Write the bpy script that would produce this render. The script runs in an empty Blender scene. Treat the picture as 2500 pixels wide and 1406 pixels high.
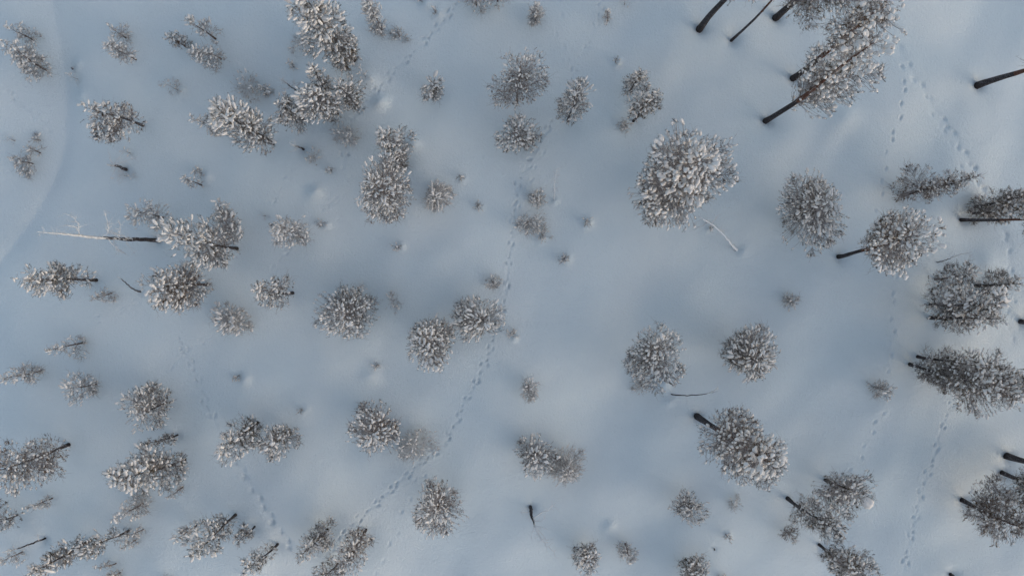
import bpy, math, random
import numpy as np
from mathutils import Matrix, Vector

# ------------------------------------------------------------------ camera, sky, sun, exposure
scene = bpy.context.scene
CAM_H = 34.0
F_PX = 2500 * 24.0 / 36.0
cam_data = bpy.data.cameras.new("camera")
cam = bpy.data.objects.new("camera", cam_data)
scene.collection.objects.link(cam)
cam_data.lens = 24.0
cam_data.sensor_width = 36.0
cam_data.clip_start = 0.1
cam_data.clip_end = 2000.0
CAM_ROT = (math.radians(-2.15), math.radians(-0.70), 0.0)
cam.location = (0, 0, CAM_H)
cam.rotation_euler = CAM_ROT
scene.camera = cam

SUN_AZ = math.radians(-28.0)      # towards the lower right of the picture
SUN_EL = math.radians(17.0)
world = bpy.data.worlds.new("World")
scene.world = world
world.use_nodes = True
wn = world.node_tree
sky = wn.nodes.new("ShaderNodeTexSky")
sky.sky_type = 'NISHITA'
sky.sun_disc = False
sky.sun_elevation = SUN_EL
sky.sun_rotation = math.pi / 2 - SUN_AZ
sky.air_density = 1.0
sky.dust_density = 1.5
sky.ozone_density = 1.0
cloud = wn.nodes.new("ShaderNodeMix"); cloud.data_type = 'RGBA'      # thin even cloud over the low sky light
cloud.inputs[0].default_value = 0.55
cloud.inputs[7].default_value = (1.40, 1.60, 1.77, 1)
wn.links.new(sky.outputs[0], cloud.inputs[6])
wn.links.new(cloud.outputs[2], wn.nodes["Background"].inputs[0])
wn.nodes["Background"].inputs[1].default_value = 0.15

sun_data = bpy.data.lights.new("sun", 'SUN')
sun = bpy.data.objects.new("sun", sun_data)
scene.collection.objects.link(sun)
sun_data.energy = 0.5
sun_data.angle = math.radians(55.0)
sun_data.color = (1.0, 0.92, 0.84)
to_sun = Vector((math.cos(SUN_EL) * math.cos(SUN_AZ), math.cos(SUN_EL) * math.sin(SUN_AZ), math.sin(SUN_EL)))
sun.rotation_euler = to_sun.to_track_quat('Z', 'Y').to_euler()

vs = scene.view_settings
vs.view_transform = 'Standard'
vs.look = 'None'
vs.gamma = 1.0
vs.use_curve_mapping = False
vs.exposure = 0.86

# ------------------------------------------------------------------ helpers
rs = np.random.RandomState(7)
from mathutils import Euler
RM = np.array(Euler(CAM_ROT, 'XYZ').to_matrix())


def at(px, py, z=0.0):
    """picture position (2500 x 1406) at height z -> point in the place"""
    d = RM @ np.array([(px - 1250) / F_PX, -(py - 703) / F_PX, -1.0])
    k = (z - CAM_H) / d[2]
    return np.array([d[0] * k, d[1] * k, z])


def tag(o, label=None, cat=None, group=None, kind=None):
    if label: o["label"] = label
    if cat: o["category"] = cat
    if group: o["group"] = group
    if kind: o["kind"] = kind
    return o


def make_mesh(name, V, F, smooth=True):
    """V (n,3), F (m,3) or (m,4)"""
    V = np.asarray(V, dtype=np.float32)
    F = np.asarray(F, dtype=np.int32)
    me = bpy.data.meshes.new(name)
    k = F.shape[1]
    me.vertices.add(len(V)); me.vertices.foreach_set("co", V.ravel())
    me.loops.add(F.size); me.loops.foreach_set("vertex_index", F.ravel())
    me.polygons.add(len(F))
    me.polygons.foreach_set("loop_start", np.arange(0, F.size, k, dtype=np.int32))
    try:
        me.polygons.foreach_set("loop_total", np.full(len(F), k, dtype=np.int32))
    except Exception:
        pass
    me.polygons.foreach_set("use_smooth", np.full(len(F), smooth, dtype=bool))
    me.update()
    return me


def link(name, me, mat=None, parent=None):
    o = bpy.data.objects.new(name, me)
    scene.collection.objects.link(o)
    if mat is not None and me is not None and not me.materials:
        me.materials.append(mat)
    if parent is not None:
        o.parent = parent
    return o


class Geo:
    def __init__(self):
        self.V = []; self.F = []; self.n = 0

    def add(self, V, F):
        if len(V) == 0: return
        self.V.append(np.asarray(V)); self.F.append(np.asarray(F) + self.n); self.n += len(V)

    def build(self, name, mat, parent=None, smooth=True):
        if not self.n: return None
        me = make_mesh(name, np.concatenate(self.V), np.concatenate(self.F), smooth)
        return link(name, me, mat, parent)

    # many separate segments at once, each a tapered prism
    def segs(self, A, B, ra, rb, sides=3):
        A = np.atleast_2d(A); B = np.atleast_2d(B)
        n = len(A)
        if n == 0: return
        ra = np.broadcast_to(ra, (n,)); rb = np.broadcast_to(rb, (n,))
        D = B - A
        L = np.linalg.norm(D, axis=1, keepdims=True) + 1e-9
        D = D / L
        ref = np.where(np.abs(D[:, 2:3]) > 0.8, np.array([[1.0, 0, 0]]), np.array([[0, 0, 1.0]]))
        X = np.cross(D, ref); X /= np.linalg.norm(X, axis=1, keepdims=True) + 1e-9
        Y = np.cross(D, X)
        a = np.arange(sides) * 2 * math.pi / sides
        c = np.cos(a)[None, :, None]; s = np.sin(a)[None, :, None]
        off = X[:, None, :] * c + Y[:, None, :] * s
        VA = A[:, None, :] + off * ra[:, None, None]
        VB = B[:, None, :] + off * rb[:, None, None]
        V = np.concatenate([VA, VB], axis=1).reshape(-1, 3)
        i = np.arange(sides); j = (i + 1) % sides
        f = np.concatenate([np.stack([i, j, j + sides], 1), np.stack([i, j + sides, i + sides], 1)])
        F = (f[None] + (np.arange(n) * 2 * sides)[:, None, None]).reshape(-1, 3)
        self.add(V, F)

    # one connected tube along a polyline
    def tube(self, P, R, sides=6, rough=0.0):
        P = np.asarray(P); n = len(P)
        T = np.gradient(P, axis=0); T /= np.linalg.norm(T, axis=1, keepdims=True) + 1e-9
        ref = np.array([1.0, 0.13, 0.0]) if abs(T[0][2]) > 0.5 else np.array([0.0, 0, 1.0])
        X = np.cross(T, ref); X /= np.linalg.norm(X, axis=1, keepdims=True) + 1e-9
        Y = np.cross(T, X)
        a = np.arange(sides) * 2 * math.pi / sides
        rr = np.asarray(R)[:, None] * (1 + rough * rs.uniform(-1, 1, (n, sides)))
        V = P[:, None, :] + (X[:, None, :] * np.cos(a)[None, :, None] + Y[:, None, :] * np.sin(a)[None, :, None]) * rr[:, :, None]
        V = np.concatenate([V.reshape(-1, 3), P[-1:] + T[-1:] * R[-1], P[:1]])
        F = []
        for k in range(n - 1):
            for i in range(sides):
                j = (i + 1) % sides
                a0, a1, b0, b1 = k * sides + i, k * sides + j, (k + 1) * sides + i, (k + 1) * sides + j
                F.append((a0, b1, a1)); F.append((a0, b0, b1))
        e = n * sides
        for i in range(sides):
            j = (i + 1) % sides
            F.append(((n - 1) * sides + i, e, (n - 1) * sides + j)); F.append((i, j, e + 1))
        self.add(V, np.array(F))

    # a template stamped many times; M (n,3,3) columns = axes, O (n,3)
    def stamp(self, TV, TF, M, O):
        n = len(O)
        if n == 0: return
        V = np.einsum('nij,vj->nvi', M, TV) + O[:, None, :]
        F = (TF[None] + (np.arange(n) * len(TV))[:, None, None]).reshape(-1, 3)
        self.add(V.reshape(-1, 3), F)


# ------------------------------------------------------------------ materials
def new_mat(name):
    m = bpy.data.materials.new(name); m.use_nodes = True
    return m, m.node_tree, m.node_tree.nodes["Principled BSDF"]


def n_noise(nt, scale, detail=3, rough=0.55, coord='Object'):
    tc = nt.nodes.new("ShaderNodeTexCoord"); nz = nt.nodes.new("ShaderNodeTexNoise")
    nz.inputs["Scale"].default_value = scale; nz.inputs["Detail"].default_value = detail
    nz.inputs["Roughness"].default_value = rough
    nt.links.new(tc.outputs[coord], nz.inputs["Vector"])
    return nz.outputs["Fac"]


def n_ramp(nt, fac, stops):
    r = nt.nodes.new("ShaderNodeValToRGB")
    while len(r.color_ramp.elements) < len(stops): r.color_ramp.elements.new(0.5)
    for e, (p, c) in zip(r.color_ramp.elements, stops):
        e.position = p; e.color = (*c, 1)
    nt.links.new(fac, r.inputs[0])
    return r.outputs[0]


def n_mix(nt, fac, a, b):
    m = nt.nodes.new("ShaderNodeMix"); m.data_type = 'RGBA'
    if isinstance(fac, float): m.inputs[0].default_value = fac
    else: nt.links.new(fac, m.inputs[0])
    for s, v in ((m.inputs[6], a), (m.inputs[7], b)):
        if isinstance(v, tuple): s.default_value = (*v, 1)
        else: nt.links.new(v, s)
    return m.outputs[2]


def n_math(nt, op, a, b=0.0, clamp=False):
    m = nt.nodes.new("ShaderNodeMath"); m.operation = op; m.use_clamp = clamp
    for s, v in ((m.inputs[0], a), (m.inputs[1], b)):
        if isinstance(v, (int, float)): s.default_value = v
        else: nt.links.new(v, s)
    return m.outputs[0]


def n_bump(nt, h, strength, dist, prev=None):
    b = nt.nodes.new("ShaderNodeBump"); b.inputs["Strength"].default_value = strength
    b.inputs["Distance"].default_value = dist
    nt.links.new(h, b.inputs["Height"])
    if prev is not None: nt.links.new(prev, b.inputs["Normal"])
    return b.outputs[0]


def up_frost(nt, lo, hi, scale, amount=0.35):
    """0..1: snow and rime that settles on faces looking up, broken by noise"""
    g = nt.nodes.new("ShaderNodeNewGeometry"); sx = nt.nodes.new("ShaderNodeSeparateXYZ")
    nt.links.new(g.outputs["Normal"], sx.inputs[0])
    nz = n_noise(nt, scale, 3)
    v = n_math(nt, 'ADD', sx.outputs[2], n_math(nt, 'MULTIPLY', n_math(nt, 'SUBTRACT', nz, 0.5), amount * 4))
    mr = nt.nodes.new("ShaderNodeMapRange")
    nt.links.new(v, mr.inputs[0]); mr.inputs[1].default_value = lo; mr.inputs[2].default_value = hi
    return mr.outputs[0]


# ground snow
m_snow, nt, bs = new_mat("snow_ground")
c = n_ramp(nt, n_noise(nt, 0.22, 4, coord='Object'), [(0.3, (0.755, 0.83, 0.86)), (0.7, (0.80, 0.835, 0.855))])
c2 = n_mix(nt, n_noise(nt, 30.0, 2), c, (0.72, 0.775, 0.80))
nt.links.new(c2, bs.inputs["Base Color"])
bs.inputs["Roughness"].default_value = 0.75
bs.inputs["Specular IOR Level"].default_value = 0.25
b1 = n_bump(nt, n_noise(nt, 9.0, 6, 0.8), 0.95, 0.08)
b2 = n_bump(nt, n_noise(nt, 1.6, 4, 0.6), 0.25, 0.08, b1)
nt.links.new(b2, bs.inputs["Normal"])

# snow lying on branches
m_clump, nt, bs = new_mat("snow_on_branches")
c = n_mix(nt, n_noise(nt, 5.0, 2), (0.84, 0.80, 0.77), (0.70, 0.65, 0.61))
nt.links.new(c, bs.inputs["Base Color"])
bs.inputs["Roughness"].default_value = 0.8
bs.inputs["Specular IOR Level"].default_value = 0.2
nt.links.new(n_bump(nt, n_noise(nt, 22.0, 3), 0.5, 0.02), bs.inputs["Normal"])


def foliage(name, dark, mid, frost, a0, a1):
    m, nt, bs = new_mat(name)
    base = n_ramp(nt, n_noise(nt, 3.0, 3), [(0.35, dark), (0.65, mid)])
    f = n_ramp(nt, n_noise(nt, 14.0, 3), [(a0, (0, 0, 0)), (a1, (1, 1, 1))])
    nt.links.new(n_mix(nt, f, base, frost), bs.inputs["Base Color"])
    bs.inputs["Roughness"].default_value = 0.85
    bs.inputs["Specular IOR Level"].default_value = 0.15
    return m


m_needle = foliage("pine_needles", (0.032, 0.022, 0.013), (0.105, 0.082, 0.043), (0.41, 0.37, 0.35), 0.53, 0.77)
m_needle_warm = foliage("pine_needles_brown", (0.038, 0.023, 0.011), (0.17, 0.102, 0.050), (0.41, 0.35, 0.31), 0.56, 0.80)
m_needle_rime = foliage("pine_needles_rimed", (0.14, 0.125, 0.11), (0.26, 0.235, 0.215), (0.64, 0.615, 0.605), 0.32, 0.58)


def barkmat(name, dark, light, frost, lo, hi, fs):
    m, nt, bs = new_mat(name)
    base = n_ramp(nt, n_noise(nt, 9.0, 4, 0.7), [(0.35, dark), (0.7, light)])
    nt.links.new(n_mix(nt, up_frost(nt, lo, hi, fs), base, frost), bs.inputs["Base Color"])
    bs.inputs["Roughness"].default_value = 0.9
    bs.inputs["Specular IOR Level"].default_value = 0.15
    nt.links.new(n_bump(nt, n_noise(nt, 18.0, 4, 0.7), 0.8, 0.03), bs.inputs["Normal"])
    return m


m_bark = barkmat("dark_bark", (0.022, 0.018, 0.018), (0.065, 0.052, 0.052), (0.42, 0.42, 0.46), -0.05, 1.35, 16.0)
m_bark_red = barkmat("upper_pine_bark", (0.10, 0.045, 0.032), (0.17, 0.085, 0.06), (0.45, 0.44, 0.46), 0.1, 1.5, 16.0)
m_twig = barkmat("rimed_twigs", (0.060, 0.038, 0.028), (0.14, 0.095, 0.074), (0.57, 0.53, 0.515), 0.02, 0.95, 7.0)
m_twig_pale = barkmat("pale_rimed_twigs", (0.22, 0.20, 0.19), (0.36, 0.34, 0.33), (0.74, 0.74, 0.75), -0.7, 0.25, 6.0)
m_snowbark = barkmat("snow_plastered_bark", (0.10, 0.09, 0.09), (0.2, 0.19, 0.19), (0.72, 0.74, 0.78), -0.6, 0.15, 8.0)

# ------------------------------------------------------------------ snow clump and needle templates


def lozenge(rings, sides, seed):
    r_ = np.random.RandomState(seed)
    V = [(-1, 0, 0)]
    for k in range(rings):
        x = -1 + 2 * (k + 1) / (rings + 1)
        rad = (1 - abs(x) ** 2.3) ** 0.55 * (1.0 + 0.12 * x)
        for i in range(sides):
            a = 2 * math.pi * (i + 0.5 * (k % 2)) / sides
            w = rad * (1 + r_.uniform(-.17, .17))
            z = math.sin(a) * w
            V.append((x + r_.uniform(-.06, .06), math.cos(a) * w, z * (1.0 if z > 0 else 0.55)))
    V.append((1, 0, 0))
    F = []
    for i in range(sides):
        j = (i + 1) % sides
        F.append((0, 1 + j, 1 + i))
        for k in range(rings - 1):
            a0, a1 = 1 + k * sides + i, 1 + k * sides + j
            F.append((a0, a1, a1 + sides)); F.append((a0, a1 + sides, a0 + sides))
        b = 1 + (rings - 1) * sides
        F.append((b + i, b + j, len(V) - 1))
    return np.array(V, float), np.array(F)


CLUMPS = [lozenge(3, 6, s) for s in range(6)]
CLUMP_ME = []
for k, (v, f) in enumerate([lozenge(5, 8, 20 + s) for s in range(6)]):
    me = make_mesh("snow_clump", v, f); me.materials.append(m_clump); CLUMP_ME.append(me)


def tuft(n, seed):
    """bottle brush of n narrow needle blades round the x axis, length 1"""
    r_ = np.random.RandomState(seed); V = []; F = []
    for i in range(n):
        x = r_.uniform(0.0, 0.9); a = r_.uniform(0, 2 * math.pi)
        o = np.array([x, 0, 0]); d = np.array([0.55, math.cos(a), math.sin(a)]); d /= np.linalg.norm(d)
        s = np.cross(d, [1, 0, 0]); s /= np.linalg.norm(s) + 1e-9
        L = r_.uniform(.28, .46); w = .045
        k = len(V)
        V += [o - s * w, o + s * w, o + d * L]
        F.append((k, k + 1, k + 2))
    return np.array(V), np.array(F)


TUFTS = [tuft(18, 40 + s) for s in range(6)]


def frames(D, roll=0.0):
    """right-handed frames with x along D and z as near to up as it can be"""
    D = D / (np.linalg.norm(D, axis=1, keepdims=True) + 1e-9)
    Y = np.cross(np.array([[0, 0, 1.0]]), D); Y /= np.linalg.norm(Y, axis=1, keepdims=True) + 1e-9
    Z = np.cross(D, Y)
    return D, Y, Z


def spaced(P, rad, keep_frac=1.0):
    """drop snow clumps that would melt into one already lying there (higher ones win)"""
    order = np.argsort(-P[:, 2]); cell = {}; ok = []
    g = .14
    for i in order:
        x, y, z = P[i]; r = rad[i]; cx, cy = int(x // g), int(y // g); hit = False
        for a in (-1, 0, 1):
            for b in (-1, 0, 1):
                for j in cell.get((cx + a, cy + b), ()):
                    q = P[j]
                    if (q[0] - x) ** 2 + (q[1] - y) ** 2 < r * r and q[2] - z < .55: hit = True; break
                if hit: break
            if hit: break
        if not hit:
            cell.setdefault((cx, cy), []).append(i); ok.append(i)
    return np.array(sorted(ok), dtype=int)

# ------------------------------------------------------------------ the snow field
MOUNDS = [  # px, py, radius m, height m
    (932, 255, .42, .22), (1012, 355, .40, .18), (772, 472, .42, .20), (902, 920, .55, .16), (600, 925, .35, .16),
    (1590, 905, .0, .0), (1628, 940, .35, .18), (195, 232, .45, .14), (1290, 1300, .0, 0.), (1385, 633, .30, .12), (1436, 543, .32, .13),
    (1508, 153, .22, .12), (1128, 442, .22, .10), (1172, 508, .22, .08), (980, 603, .25, .12), (797, 552, .25, .10), (905, 200, .42, .16),
    (1040, 14, .3, .12), (1070, 36, .25, .1), (1205, 20, .8, .14), (445, 222, .3, .12), (505, 432, .3, .1), (2395, 640, 1.0, .16), (2060, 290, .9, .14),
    (1490, 1290, .35, .12), (1355, 492, .2, .1), (1322, 585, .3, .08), (1640, 985, .3, .08), (745, 1000, .3, .08),
    (185, 155, .3, .1), (920, 896, .2, .08), (2130, 1000, .6, .05), (1810, 615, .4, .12), (1730, 560, .18, .08), (1255, 826, .2, .1),
    (1779, 1306, .2, .08), (1060, 760, .6, .05), (560, 190, .8, .06), (850, 60, .9, .05),
]
TRACKS = [  # kind, spacing m, depth, picture polyline
    ("bound", 1.12, .075, [(1112, 12), (1085, 50), (1040, 100), (985, 158), (938, 205), (912, 240), (885, 268), (862, 300), (850, 340), (842, 400)]),
    ("bound", 1.02, .085, [(1345, 300), (1318, 345), (1290, 400), (1266, 445), (1259, 500), (1252, 560), (1243, 615), (1237, 680), (1228, 745), (1206, 812), (1190, 870), (1160, 935),
                           (1130, 985), (1108, 1040), (1080, 1092), (1045, 1115), (995, 1158), (960, 1190), (920, 1226), (880, 1262), (845, 1295), (815, 1330), (795, 1352)]),
    ("bound", 1.15, .06, [(1474, -10), (1452, 62), (1434, 104), (1410, 152), (1392, 200), (1375, 250), (1350, 300)]),
    ("single", .85, .055, [(1372, -10), (1366, 40), (1356, 66), (1372, 112), (1392, 140), (1402, 165)]),
    ("single", .85, .06, [(1340, 320), (1328, 365), (1316, 395), (1300, 430), (1283, 462), (1270, 500)]),
    ("single", .8, .06, [(1056, 1118), (1036, 1160), (1012, 1180), (995, 1222), (980, 1262), (962, 1310), (932, 1365), (915, 1412)]),
    ("walk", .52, .075, [(2186, 85), (2210, 140), (2232, 180), (2262, 228), (2290, 275), (2325, 318), (2352, 365), (2378, 412), (2395, 455), (2412, 500)]),
    ("walk", .60, .05, [(2296, 290), (2318, 340), (2345, 380), (2385, 430)]),
    ("single", .66, .09, [(2212, 186), (2210, 212), (2202, 240), (2196, 285), (2180, 325), (2166, 365), (2155, 410), (2144, 470), (2140, 510)]),
    ("single", .66, .085, [(2180, 640), (2175, 690), (2168, 740), (2170, 800), (2160, 850), (2156, 900), (2150, 960), (2148, 985), (2130, 1030), (2112, 1075), (2095, 1120), (2075, 1150)]),
    ("bound", 1.20, .065, [(2318, 968), (2296, 1030), (2278, 1085), (2270, 1110), (2252, 1168), (2238, 1220), (2226, 1285), (2212, 1345), (2204, 1395)]),
    ("bound", .95, .075, [(437, 832), (450, 868), (468, 900), (484, 935), (500, 975), (518, 1010), (532, 1040)]),
    ("walk", .42, .11, [(575, 1120), (600, 1155), (622, 1180), (645, 1215), (668, 1258), (690, 1282), (706, 1312), (724, 1335)]),
    ("bound", 1.0, .045, [(340, 722), (322, 745), (282, 762), (240, 778), (210, 795)]),
    ("bound", 1.0, .045, [(500, 828), (470, 845), (430, 880), (400, 905)]),
    ("bound", 1.1, .045, [(15, 222), (38, 250), (66, 275), (90, 295), (115, 318), (128, 322)]),
    ("bound", 1.0, .045, [(838, 480), (815, 492), (785, 525), (762, 545), (740, 570)]),
    ("bound", 1.2, .045, [(715, 595), (682, 635), (664, 662)]),
    ("bound", 1.2, .045, [(718, 420), (690, 460), (650, 500)]),
    ("walk", .55, .055, [(2392, 440), (2420, 500), (2446, 560), (2462, 600), (2456, 640), (2452, 690), (2458, 760), (2462, 800), (2470, 850)]),
    ("single", .8, .05, [(330, 570), (342, 620), (352, 655)]),
    ("single", .8, .05, [(842, 400), (846, 430), (840, 470)]),
    ("bound", 1.2, .05, [(1392, 205), (1386, 235), (1375, 265)]),
]
GX0, GX1, GY0, GY1, STEP = -30.0, 30.0, -18.5, 17.0, 0.06


def polypath(pts, step):
    P = np.array([at(x, y)[:2] for x, y in pts])
    d = np.r_[0, np.cumsum(np.linalg.norm(np.diff(P, axis=0), axis=1))]
    s = np.arange(0.1, d[-1], step); s = s + np.random.RandomState(len(pts)).normal(0, step * .09, len(s))
    Q = np.stack([np.interp(s, d, P[:, 0]), np.interp(s, d, P[:, 1])], 1)
    T = np.stack([np.interp(s + .2, d, P[:, 0]), np.interp(s + .2, d, P[:, 1])], 1) - np.stack([np.interp(s - .2, d, P[:, 0]), np.interp(s - .2, d, P[:, 1])], 1)
    T /= np.linalg.norm(T, axis=1, keepdims=True) + 1e-9
    return Q, T


CREASE = np.array([at(x, y)[:2] for x, y in [(118, -120), (122, 0), (133, 70), (146, 170), (150, 260), (140, 350), (108, 440), (60, 530), (10, 610), (-60, 700)]])


def base_height(X, Y):
    r_ = np.random.RandomState(11)
    Z = np.zeros_like(X)
    for lam, amp, n in ((26, .16, 4), (12, .05, 5), (6.5, .026, 8), (3.6, .011, 8), (1.9, .0045, 8)):
        for _ in range(n):
            a = r_.normal(math.radians(-45), .55) if lam < 12 else r_.uniform(0, math.pi)
            l = lam * r_.uniform(.75, 1.3); p = r_.uniform(0, 6.28)
            k = 2 * math.pi / l
            wob = .6 * np.sin(k * .45 * (-math.sin(a) * X + math.cos(a) * Y) + r_.uniform(0, 6.28))
            Z += amp * np.sin(k * (math.cos(a) * X + math.sin(a) * Y) + p + wob)
    # the shallow gully by the left edge: signed distance to its crease
    xc = np.interp(Y, CREASE[::-1, 1], CREASE[::-1, 0])
    dx = X - xc
    left = np.where(dx < 0, .36 * (1 - np.exp(dx / .8)), 0)
    right = np.where(dx > 0, .26 * (1 - np.exp(-dx / 1.3)), 0)
    Z += np.sqrt((left + right) ** 2 + .003) - .3
    for x, y, l, w, g, hh in ((215, 60, 3.6, .8, 78, .10), (270, 120, 3.0, .9, 70, .08), (60, 80, 3, .8, 78, -.06), (30, 190, 2.5, .9, 60, -.05),
                              (1540, 260, 4.5, 1.1, 42, .07), (1700, 140, 4, 1.0, 42, -.07), (2030, 330, 1.8, .6, 60, .10), (1950, 1000, 4, .9, 45, .08), (1640, 1260, 3, .8, 45, -.07),
                              (1080, 620, 2.5, .8, 40, .08), (1560, 600, 4, 1.1, 60, .05), (1480, 820, 4, 1.2, 50, -.05), (730, 60, 3, 1, 60, .07), (2330, 180, 3, 1.2, 20, .06)):
        c = at(x, y); ca, sa = math.cos(math.radians(g)), math.sin(math.radians(g))
        u = (X - c[0]) * ca + (Y - c[1]) * sa; v = -(X - c[0]) * sa + (Y - c[1]) * ca
        Z += hh * np.exp(-(u / l) ** 2 - (v / w) ** 2)
    return Z


def fade(X, Y):
    dx = np.maximum(0, np.maximum(GX0 + 3 - X, X - GX1 + 3)); dy = np.maximum(0, np.maximum(GY0 + 3 - Y, Y - GY1 + 3))
    return np.exp(-(dx ** 2 + dy ** 2) / 40.0)


def local_bumps(wells):
    """every small relief: (x, y, rx, ry, angle, amplitude)"""
    B = []
    r_ = np.random.RandomState(5)
    for x, y, r, hh in MOUNDS:
        if hh <= 0: continue
        c = at(x, y)
        B.append((c[0], c[1], r, r * .8, r_.uniform(0, 3), hh))
        B.append((c[0] + .1, c[1] + .05, r * .5, r * .45, 0, hh * .25))
        B.append((c[0] - r * 1.25, c[1] + r * .55, r * .8, r * .6, .8, -hh * .13))
    for (x, y, r, d) in wells:
        B.append((x, y, r, r, 0, -d))
    for kind, sp, dep, pts in TRACKS:
        Q, T = polypath(pts, sp)
        for i, (q, t) in enumerate(zip(Q, T)):
            n = np.array([-t[1], t[0]]); a = math.atan2(t[1], t[0])
            j = lambda s: r_.normal(0, s)
            if kind == "bound": B.append((q[0] + t[0] * .5, q[1] + t[1] * .5, .34, .07, a, -dep * .28))
            if kind == "bound":      # a hare's four prints: two side by side in front, two in line behind
                for fo, si, L, W, dd in ((.26, .13, .15, .07, 1.), (.20, -.13, .15, .07, 1.), (-.05, .03, .09, .05, .9), (-.32, -.03, .10, .05, .8)):
                    p = q + t * (fo + j(.06)) + n * (si + j(.03))
                    B.append((p[0], p[1], L * r_.uniform(.65, 1.0), W * r_.uniform(.65, .95), a + j(.25), -dep * 1.1 * dd * r_.uniform(.5, 1.2)))
                    B.append((p[0] - n[0] * 0, p[1] + .0, L * 1.6, W * 1.9, a, dep * .15))
            elif kind == "single":
                p = q + n * ((.07 if i % 2 else -.07) + j(.03)) + t * j(.08)
                B.append((p[0], p[1], .13, .07, a + j(.2), -dep * r_.uniform(.45, .95)))
                B.append((p[0], p[1], .25, .16, a, dep * .2))
            else:                    # a walked furrow: close prints on both sides
                p = q + n * ((.11 if i % 2 else -.11) + j(.07)) + t * j(.14)
                B.append((p[0], p[1], .14, .085, a + j(.3), -dep * r_.uniform(.3, .95)))
                B.append((q[0], q[1], .35, .18, a, -dep * .25))
    return B


class Ground:
    def __init__(self, wells):
        xs = np.arange(GX0, GX1 + 1e-6, STEP); ys = np.arange(GY0, GY1 + 1e-6, STEP)
        g = 0.12 * 1.28 ** np.arange(1, 34); e = np.cumsum(g)
        xs = np.r_[GX0 - e[::-1], xs, GX1 + e]; ys = np.r_[GY0 - e[::-1], ys, GY1 + e]
        self.xs, self.ys = xs, ys
        X, Y = np.meshgrid(xs, ys)
        Z = base_height(X, Y) * fade(X, Y)
        for bx, by, rx, ry, a, amp in local_bumps(wells):
            R = max(rx, ry) * 2.6
            i0, i1 = np.searchsorted(xs, [bx - R, bx + R]); j0, j1 = np.searchsorted(ys, [by - R, by + R])
            if i1 <= i0 or j1 <= j0: continue
            xx = X[j0:j1, i0:i1] - bx; yy = Y[j0:j1, i0:i1] - by
            ca, sa = math.cos(a), math.sin(a)
            u = (xx * ca + yy * sa) / rx; v = (-xx * sa + yy * ca) / ry
            q = u * u + v * v
            if amp < 0 and rx < .2: q = q ** 1.5          # prints have steeper walls than drifts
            Z[j0:j1, i0:i1] += amp * np.exp(-q)
        self.X, self.Y, self.Z = X, Y, Z

    def z(self, x, y):
        i = min(max(np.searchsorted(self.xs, x), 1), len(self.xs) - 1); j = min(max(np.searchsorted(self.ys, y), 1), len(self.ys) - 1)
        return float(self.Z[j, i])

    def build(self):
        ny, nx = self.Z.shape
        V = np.stack([self.X, self.Y, self.Z], -1).reshape(-1, 3)
        idx = np.arange(nx * ny).reshape(ny, nx)
        F = np.stack([idx[:-1, :-1], idx[:-1, 1:], idx[1:, 1:], idx[1:, :-1]], -1).reshape(-1, 4)
        o = link("snow_field", make_mesh("snow_field", V, F), m_snow)
        tag(o, "smooth blue-grey snow field crossed by animal tracks", None, None, "structure")
        return o

# ------------------------------------------------------------------ trees


def unit(v): return v / (np.linalg.norm(v) + 1e-9)


def profile(kind, u):
    if kind == 'cone': return (1 - u) ** .75 * min(1, .55 + 2.2 * u) + .07
    if kind == 'round': return max(.12, math.sin(math.pi * (.16 + .80 * u)) ** .75)
    if kind == 'flat': return max(.15, math.sin(math.pi * (.10 + .72 * u)) ** .8)
    return max(.2, math.sin(math.pi * (.3 + .66 * u)) ** .6)     # bush


def curly(G, r_, P, D, L, r0, n=3, bend=.55, fork=0.5):
    """bare twigs, all starting at rows of P along D, bending at random"""
    P = np.atleast_2d(P).copy(); D = np.atleast_2d(D).copy()
    r = np.full(len(P), r0)
    for k in range(n):
        D = D + r_.normal(0, bend, D.shape); D /= np.linalg.norm(D, axis=1, keepdims=True)
        Q = P + D * (np.atleast_1d(L) / n)[:, None] if np.ndim(L) else P + D * (L / n)
        G.segs(P, Q, r, r * .72, 3)
        f = r_.rand(len(P)) < fork
        if f.any():
            D2 = D[f] + r_.normal(0, .8, (f.sum(), 3)); D2 /= np.linalg.norm(D2, axis=1, keepdims=True)
            l2 = (np.atleast_1d(L)[f] if np.ndim(L) else L) / n * .8
            G.segs(Q[f], Q[f] + D2 * (l2[:, None] if np.ndim(l2) else l2), r[f] * .7, r[f] * .4, 3)
        P = Q; r = r * .72
    return P, D


def trunk_fn(h, lean, r_, wob):
    a = r_.uniform(0, 6.28); b = r_.uniform(0, 6.28)
    def c(t):
        t = np.asarray(t, float)
        w = wob * np.sin(np.pi * t)
        return np.stack([lean[0] * t ** 1.15 + w * np.sin(a + 4 * t), lean[1] * t ** 1.15 + w * np.cos(b + 4 * t), h * t], -1)
    return c


def solve(b, t, h, hmin=.5):
    B = at(*b)
    if not h:
        P0 = at(t[0], t[1], 0.0); P1 = at(t[0], t[1], 1.0)
        s = (P1 - P0)[:2]
        h = float(np.dot(B[:2] - P0[:2], s) / np.dot(s, s))
        h = max(hmin, h)
    T = at(t[0], t[1], h)
    return B, h, T[:2] - B[:2]


CAT = dict(pine="pine tree", tall="pine tree", sapling="young tree", shrub="shrub", twigs="shrub", snag="dead tree", stick="dead stem")
NAME = dict(pine="snowy_pine", tall="tall_pine", sapling="pine_sapling", shrub="snowy_shrub", twigs="bare_shrub", snag="dead_tree", stick="leafless_sapling")
GROUP = dict(pine="snow-laden young pines on the open ground", tall="tall pines with bare lower trunks", sapling="thin rimed saplings",
             shrub="small snow-capped shrubs", twigs="bare rimed shrubs", snag="dead leafless trees", stick="leafless sticks and stems")
n_total = dict(obj=0, shoots=0)


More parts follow.
